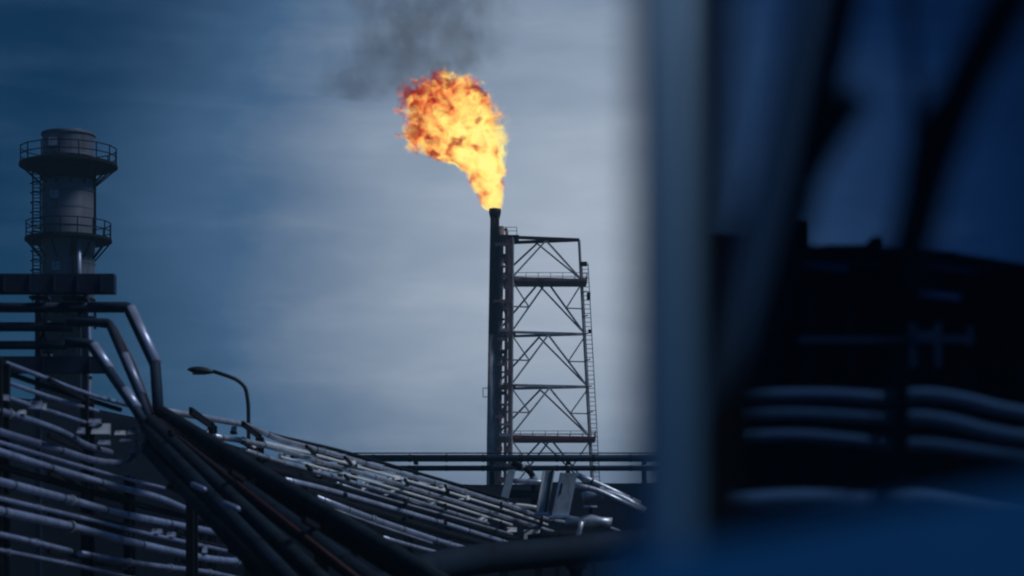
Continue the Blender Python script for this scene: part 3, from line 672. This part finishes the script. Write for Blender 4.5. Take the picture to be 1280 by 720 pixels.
for lab, pts, off, r, m in (
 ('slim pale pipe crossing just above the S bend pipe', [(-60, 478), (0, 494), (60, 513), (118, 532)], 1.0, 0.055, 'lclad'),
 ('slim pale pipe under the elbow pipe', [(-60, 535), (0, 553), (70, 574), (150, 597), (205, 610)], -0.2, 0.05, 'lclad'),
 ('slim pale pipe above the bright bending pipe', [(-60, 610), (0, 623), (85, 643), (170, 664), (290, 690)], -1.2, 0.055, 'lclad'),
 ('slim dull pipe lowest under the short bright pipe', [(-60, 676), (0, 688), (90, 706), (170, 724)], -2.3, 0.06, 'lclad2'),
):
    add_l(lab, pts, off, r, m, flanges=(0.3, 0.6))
for px in (-30, 86, 142, 236):
    d = dL(px); X = (px - 640) / F * d; zs = []
    for P, r in LP:
        if P[0].x <= X <= P[-1].x: zs.append(at_x(P, X).z - r - 0.10)
    if zs: bent({-30: 'dark frame of the left rack, farthest from the sloping bundle', 86: 'dark frame of the left rack, beside the ring joint of the wide pipe', 142: 'dark frame of the left rack, behind the upturned elbow', 236: 'dark frame of the left rack, right beside the sloping bundle'}[px], X, d - 3.0, d + 3.4, max(zs), sorted(set(round(z, 2) for z in zs)), 'dark', 'frames under the left pipe rack', 0.2)
for px, py, off, a, b in ((44, 506, 0.5, 15, 11), (54, 508, 0.4, 5, 9), (27, 515, 0.3, 8, 6), (101, 538, -0.3, 8, 8), (118, 526, 0.2, 14, 6), (126, 536, 0.4, 22, 14), (150, 541, -0.2, 12, 6), (167, 540, -0.3, 14, 7), (130, 553, -0.2, 14, 6), (160, 551, -0.2, 20, 5), (170, 563, -0.4, 16, 8), (4, 497, 0.6, 12, 8), (196, 664, -1.6, 12, 6), (214, 668, -1.6, 10, 6), (256, 686, -1.9, 5, 10), (311, 688, -1.8, 5, 9)):
    c = W(px, py, dL(px) + off); s = dL(px) / F
    e = thing('valve_block', ('wide flat' if a > 1.7 * b else 'tall narrow' if b > 1.4 * a else 'boxy') + ' pale valve block among the ' + ('upper' if py < 530 else 'middle' if py < 600 else 'lower') + ' pipes of the left rack', 'valve', tuple(c), 'pale valve blocks on the left rack')
    obj('body', *wedge(c, (a * s, 0.4, b * s)), 'white' if (px % 3 == 0) else 'clad2', e)
    obj('bonnet', *tube([c + Vector((0, 0, b * s / 2)), c + Vector((0, 0, b * s / 2 + 0.05))], min(a, b) * s * 0.3, 10), 'dark', e)

# ------------------------------------------------------------------ pipe bridge at the left
BD = 76.0
br = thing('pipe_bridge', 'dark navy pipe bridge frame with a deep top beam in front of the stack', 'pipe bridge', ((40 - 640) / F * BD, BD, 0))
def B(px, py, dy=0): return Vector(((px - 640) / F * BD, BD + dy, EYE + (YH - py) / F * BD))
s = BD / F
def bpart(name, x0, x1, y0, y1, depth, dy=0.0, m='bluesteel'):
    a, b2 = B(x0, y0, dy), B(x1, y1, dy); c = (a + b2) / 2
    return obj(name, *boxm(c, (b2.x - a.x, depth, a.z - b2.z)), m, br)
tb = bpart('top_beam', -60, 148, 347, 370.5, 0.5, -0.6)
bpart('lower_beam', -60, 139, 449, 469, 0.4, -0.6)
for x0, x1, dy in ((40, 47, 0.6), (100, 106, 0.6), (-50, -40, 0.6)):
    a = B((x0 + x1) / 2, 360, dy); obj('column', *boxm((a.x, a.y, a.z / 2 - 0.1), ((x1 - x0) * s, 0.3, a.z + 0.1)), 'bluesteel', br)
for x0, y0, x1, y1 in ((44, 372, 60, 449), (60, 372, 44, 449), (97, 372, 108, 449)):
    obj('lacing_bar', *bar(B(x0, y0, 0.3), B(x1, y1, 0.3), 0.08), 'bluesteel', br)
for x0, x1, y0, y1, dy in ((38, 62, 371, 374, 0.0), (80, 110, 371, 375, 0.0), (96, 126, 388, 391, -0.9), (96, 126, 401, 405, -0.9)):
    bpart('stub_plate', x0, x1, y0, y1, 0.5, dy, 'bluesteel')
for px in (-20, 12, 44, 74, 103, 132): obj('stiffener', *boxm(B(px, 358.7, -0.88), (0.05, 0.08, 20 * s)), 'bluesteel', br)
for px in (10, 60, 118): obj('stiffener', *boxm(B(px, 459, -0.83), (0.05, 0.08, 17 * s)), 'bluesteel', br)
for z in (105, 125): obj('guard_post', *bar(B(z, 388, -0.9), B(z, 416, -0.9), 0.07), 'dark', br)
for y, x1, r, lab in ((384.5, 112, 0.16, 'dark horizontal pipe just under the bridge top beam'), (408.5, 90, 0.15, 'dark horizontal pipe at mid height of the bridge'), (431.5, 84, 0.14, 'dark horizontal pipe lowest on the bridge')):
    tag(obj('pipe', *tube([B(-60, y), B(x1, y)], r, 16), 'bluesteel', None, True), lab, 'pipe')
pipe('pipe', 'thin pale pipe standing behind the bridge columns', [(108, 372, 79), (108, 392, 79), (112, 440, 79), (110, 500, 79), (104, 560, 79)], 0.10, 'clad')
for px, py in ((50, 402), (52, 443)):
    e = B(px, py, 0.9); q = thing('clamp', 'small grey clamp on the bridge columns', 'clamp', tuple(e), 'small clamps on the pipe bridge')
    obj('shoe', *boxm(e, (0.3, 0.3, 0.25)), 'clad2', q); obj('strap', *boxm(e + Vector((0, 0, 0.16)), (0.34, 0.12, 0.06)), 'dark', q)

# ------------------------------------------------------------------ street lamp
LD = 92.0
lp = thing('street_lamp', 'slim dark street lamp with a single flat head on a curved arm', 'street lamp', ((311 - 640) / F * LD, LD, 0))
def LQ(px, py): return W(px, py, LD)
pole = [Vector(((311 - 640) / F * LD, LD, -0.1)), LQ(311, 600), LQ(310.5, 505), LQ(307, 484), LQ(297, 475), LQ(285, 470), LQ(266, 464)]
obj('pole', *tube(fillet(pole, 0.5), [0.10] * 2 + [0.075] * (len(fillet(pole, 0.5)) - 2), 12), 'lamp', lp, True)
a, b2 = LQ(269, 465.5), LQ(234.5, 462.0)
ax = (b2 - a); hv_, hf_ = [], []
prof = [(0.0, 0.055, 0.05), (0.12, 0.09, 0.08), (0.3, 0.17, 0.15), (0.6, 0.2, 0.17), (0.85, 0.17, 0.12), (1.0, 0.06, 0.04)]
for t_, wy, hz in prof:
    c = a + ax * t_
    for j in range(12):
        an = 2 * math.pi * j / 12; sz_ = math.sin(an)
        hv_.append(c + Vector((0, math.cos(an) * wy, sz_ * hz * (1.0 if sz_ > 0 else 0.75))))
for i in range(5):
    for j in range(12): hf_.append((i * 12 + j, i * 12 + (j + 1) % 12, (i + 1) * 12 + (j + 1) % 12, (i + 1) * 12 + j))
hf_ += [tuple(reversed(range(12))), tuple(range(60, 72))]
hd = obj('lamp_head', hv_, hf_, 'lamp', lp, True)
obj('lens', *boxm((a + ax * 0.58) - Vector((0, 0, 0.12)), (0.5, 0.24, 0.05)), 'lens', hd)

# ------------------------------------------------------------------ level pipe rack crossing behind
HD = 178.0
hs = HD / F
def Hp(px, py, dy=0): return Vector(((px - 640) * hs, HD + dy, EYE + (YH - py) * hs))
for lab, y, r, dy, m in (('long dark level pipe, upper of the rack crossing in front of the tower foot', 572.5, 4.4 * hs, 0.2, 'bluesteel'), ('long dark level pipe, lower of the rack crossing in front of the tower foot', 585.5, 3.4 * hs, -0.2, 'bluesteel')):
    o = tag(obj('pipe', *tube([Hp(392, y, dy), Hp(1000, y, dy)], r, 14), m, None, True), lab, 'pipe')
    for px in range(420, 1000, 46): obj('collar', *tube([Hp(px, y, dy) - Vector((0.1, 0, 0)), Hp(px, y, dy) + Vector((0.1, 0, 0))], r * 1.1, 14), 'dark', o)
tag(obj('pipe', *tube([Hp(392, 567.2, -0.6), Hp(1000, 567.2, -0.6)], 0.05, 8), 'bluesteel', None, True), 'thin handrail-like pipe lying on top of the level rack', 'pipe')
for px in (425, 520, 615, 710, 805, 900):
    c = Hp(px, 590); z0 = ground_z(c.x, HD)
    e = thing('rack_post', 'dark post under the level pipe rack', 'post', (c.x, HD, max(0, z0)), 'posts under the level pipe rack')
    obj('column', *boxm((c.x, HD, (c.z + z0) / 2 - 0.2), (0.35, 0.35, c.z - z0 + 0.4)), 'dark', e)
    obj('arm', *boxm((c.x, HD, c.z - 0.02), (0.3, 1.5, 0.24)), 'dark', e)
    obj('arm', *boxm((c.x, HD + 0.0, Hp(0, 578.6).z), (0.3, 1.5, 0.2)), 'dark', e)

# ------------------------------------------------------------------ black shed and the pipes at the right
ZD = 18.0
shd = thing('shed', 'long black sheet metal shed behind the blurred pipes', 'shed', ((1150 - 640) / F * ZD, ZD + 2.0, 0))
xa, xb = (874 - 640) / F * ZD, (1500 - 640) / F * ZD
zt = lambda px: EYE + (YH - interp(px, [(860, 318), (1000, 326), (1180, 334), (1280, 350), (1500, 378)])) / F * ZD
pan = 16
wdt = (xb - xa) / pan
for i in range(pan):
    x0 = xa + i * wdt; x1 = x0 + wdt; pxm = 640 + (x0 + x1) / 2 / ZD * F
    h = zt(pxm)
    obj('wall_panel', *boxm(((x0 + x1) / 2, ZD + 0.05 * (i % 2), h / 2), (wdt - 0.02, 0.06, h)), 'shed', shd)
# frame and body behind the panels
obj('wall', [(xa, ZD + 0.12, 0), (xb, ZD + 0.12, 0), (xb, ZD + 4, 0), (xa, ZD + 4, 0), (xa, ZD + 0.12, zt(874) - 0.05), (xb, ZD + 0.12, zt(1500) - 0.05), (xb, ZD + 4, zt(1500) - 0.05), (xa, ZD + 4, zt(874) - 0.05)],
    [(0, 1, 5, 4), (1, 2, 6, 5), (2, 3, 7, 6), (3, 0, 4, 7)], 'shed', shd)
roof = obj('roof', *join(*[bar(Vector(((p - 640) / F * ZD, ZD + 2, zt(p) + 0.04)), Vector(((q - 640) / F * ZD, ZD + 2, zt(q) + 0.04)), 4.4, 0.09) for p, q in ((872, 1000), (1000, 1180), (1180, 1280), (1280, 1505))]), 'shed', shd)
for px, py, l, m in ((1005, 331, 55, 'clad2'), (1150, 332, 70, 'clad2'), (1040, 369, 70, 'dark'), (1150, 367, 50, 'clad'), (900, 360, 40, 'clad2')):
    c = W(px, py, ZD - 0.14); c2 = W(px + l, py + 5, ZD - 0.14)
    obj('wall_glint', *bar(c, c2, 0.05), m, shd)  # bars that paint the glints on the dark wall
for px in (1010, 1060): obj('downpipe', *tube([W(px, 360, ZD - 0.16), W(px, 470, ZD - 0.16)], 0.03, 8), 'dark', shd)

for x0, x1, y, dd in ((876, 935, 292, 1.0), (945, 988, 284, 1.6), (1000, 1012, 276, 0.8), (1030, 1082, 306, 1.2), (1090, 1102, 296, 0.9), (1140, 1196, 314, 1.4), (1210, 1240, 322, 0.8), (1262, 1330, 334, 1.2)):
    a, b2 = W(x0, y, ZD + dd), W(x1, y, ZD + dd); zb = zt((x0 + x1) / 2) + 0.05
    obj('roof_vent', *boxm(((a.x + b2.x) / 2, ZD + dd + 0.3, (a.z + zb) / 2), (b2.x - a.x, 0.6, max(0.06, a.z - zb))), 'shed', roof)
for x0, x1, y in ((990, 1100, 322), (1100, 1180, 310), (1185, 1290, 336), (900, 1000, 308)):
    obj('roof_pipe', *tube([W(x0, y, ZD - 0.1), W(x1, y + 6, ZD - 0.1)], 0.022, 8), 'clad2', roof)
RD = 15.5
def rp(label, pts, r, m, **k): return pipe('pipe', label, [(x, y, RD + dd) for x, y, dd in pts], r, m, R=0.6, **k)
grpA = [
 ('dull upper pipe seen through the tinted pane, first length', [(893, 503, 0), (905, 500, 0), (960, 493, 0), (1040, 492, 0), (1125, 499, 0)], 0.035, 'block'),
 ('dull upper pipe seen through the tinted pane, second length bending down', [(1104, 497, -.25), (1150, 491, -.25), (1200, 497, -.25), (1260, 513, -.25), (1340, 524, -.25)], 0.038, 'block'),
 ('pale second pipe seen through the tinted pane, first length', [(893, 524, 0), (905, 521, 0), (980, 515, 0), (1060, 519, 0), (1125, 525, 0)], 0.033, 'block'),
 ('pale second pipe seen through the tinted pane, second length bending down', [(1104, 522, -.25), (1150, 520, -.25), (1190, 526, -.25), (1240, 540, -.25), (1340, 554, -.25)], 0.042, 'block'),
 ('faint third pipe seen through the tinted pane, first length', [(893, 551, 0), (905, 548, 0), (990, 542, 0), (1070, 550, 0), (1125, 558, 0)], 0.037, 'block'),
 ('faint third pipe seen through the tinted pane, second length', [(1104, 556, -.25), (1160, 554, -.25), (1250, 567, -.25), (1340, 580, -.25)], 0.037, 'block'),
 ('thick pale pipe above the blue rail, first length', [(885, 633, -.5), (900, 631, -.5), (1000, 624, -.5), (1094, 629, -.5)], 0.071, 'block'),
 ('thick pale pipe above the blue rail, second length', [(1098, 630, -.6), (1150, 623, -.6), (1240, 636, -.6), (1340, 646, -.6)], 0.071, 'block'),
]
for lab, pts, r, m in grpA: rp(lab, pts, r, m, flanges=())
for px in (915, 1112, 1330):
    X = (px - 640) / F * RD
    bent('black post frame holding the pipes in front of the shed', X, RD - 0.75, RD + 0.45, W(px, 470, RD).z, [W(px, y, RD).z - 0.12 for y in (499, 524, 556, 632)], 'rubber', 'frames before the shed', 0.08)
# pale guard rail with an H shaped frame
gr = thing('guard_rail', 'thin pale guard rail with an H shaped frame before the shed', 'railing', tuple(Vector((W(1160, 430, RD + 2).x, RD + 2, 0))))
for px, y0, y1, wd_ in ((1141, 404, 458, 0.055), (1172, 404, 458, 0.05), (1213, 408, 432, 0.035)):
    obj('post', *bar(W(px, y0, RD + 2), W(px, y1, RD + 2), wd_), 'conduit', gr)
for x0, x1, y, t_ in ((998, 1136, 424.5, 0.04), (1144, 1169, 421, 0.08), (1175, 1211, 424, 0.05)):
    obj('rail', *bar(W(x0, y, RD + 2), W(x1, y, RD + 2), t_), 'conduit', gr)
for px in (1002, 1141, 1172): obj('stanchion', *boxm((W(px, 424, RD + 2).x, RD + 2.06, W(px, 428, RD + 2).z / 2), (0.05, 0.05, W(px, 428, RD + 2).z)), 'rubber', gr)
# ------------------------------------------------------------------ made-up trestle standing in for reflected streaks (out of focus)
KD = 4.4  # metres
tr_ = thing('streak_stand_in', 'made-up black out-of-focus struts standing in for reflected streaks behind the tinted pane', 'trestle', (W(1120, 400, KD).x, KD, 0))
def k_(px, py, dd=0): return W(px, py, KD + dd)
def kp(name, pts, r, m='rubber'): return obj(name, *tube(fillet([k_(*p) for p in pts], 0.2), r, 12), m, tr_, True)
kp('strut', [(1072, -160), (1050, 0), (1022, 120), (985, 290), (948, 410), (908, 530), (886, 720), (870, 1959)], 0.040)
kp('strut', [(1330, -160), (1262, 0), (1205, 105), (1160, 220), (1128, 350), (1122, 390)], 0.042)
kp('strut_foot', [(1124, 380), (1112, 480), (1106, 720), (1090, 1959)], 0.012)
kp('knee_brace', [(1072, 118), (1045, 160), (1012, 215), (990, 262)], 0.026)
kp('knee_brace', [(1215, 95), (1190, 120), (1160, 160), (1145, 220), (1140, 330)], 0.028)
kp('conduit', [(1030, -160, -.3), (1003, 0, -.3), (975, 130, -.3), (948, 250, -.3), (918, 370, -.3), (893, 500, -.3), (884, 720, -.3), (870, 1985, -.3)], 0.022, 'block')  # pale tubes added for the light streaks
kp('conduit', [(1050, -160, -.2), (1020, 0, -.2), (992, 130, -.2), (960, 300, -.2), (925, 420, -.2), (895, 540, -.2), (886, 720, -.2), (872, 1970, -.2)], 0.013, 'block')
kp('conduit', [(1128, -160, .3), (1134, 0, .3), (1146, 140, .3), (1138, 240, .3), (1118, 350, .3), (1108, 720, .3), (1100, 1880, .3)], 0.011, 'rubber')
a, b2 = k_(1010, -160), k_(1360, -160)
obj('top_beam', *bar(a, b2, 0.12), 'rubber', tr_)

# ------------------------------------------------------------------ glazed screen beside the camera
GD = 2.9
gs_ = thing('glazed_screen', 'blurred screen of dark blue tinted glass with a round steel post and blue rail', 'glass screen', (W(860, 400, GD).x, GD, 0))
px0, px1 = 788, 866
cxp = W((px0 + px1) / 2, 400, GD).x; rpst = (px1 - px0) / 2 / F * GD
xr = cxp + 1.3
zr = W(0, 660, GD).z
xg = W(914, 400, GD).x
for xx, sg in ((cxp, 1), (xr, -1)):
    obj('post', *tube([(xx, GD, 0), (xx, GD, 1.5), (xx, GD, 3.4)], rpst, 48), 'post', gs_, True)
    x0, x1 = sorted((xx + sg * rpst * 0.98, xx + sg * (xg - cxp)))
    obj('dark_edge_strip', *boxm(((x0 + x1) / 2, GD, 1.7), (x1 - x0, 0.03, 3.3)), 'rubber', gs_)  # black strip painting the dark, shaded edge beside the post
yr = GD - rpst - 0.03
a, b2 = W(776, 706, yr), W(1300, 604, yr); b2 = a + (b2 - a) * ((xr - a.x) / (b2.x - a.x)); hr = 0.26
obj('rail', *bar(a - Vector((0, 0, hr / 2)), b2 - Vector((0, 0, hr / 2)), 0.04, hr), 'bluerail', gs_)
for z in (0.12, 3.2): obj('rail', *boxm(((cxp + xr) / 2, yr, z), (xr - cxp, 0.04, 0.10)), 'bluerail', gs_)
zr = W(0, 730, GD).z
for z0, z1 in ((zr, 3.2), (0.1, zr - 0.02)):
    obj('pane', *boxm(((cxp + xr) / 2, GD, (z0 + z1) / 2), (xr + cxp - 2 * xg + 0.004, 0.008, z1 - z0)), 'glass', gs_)
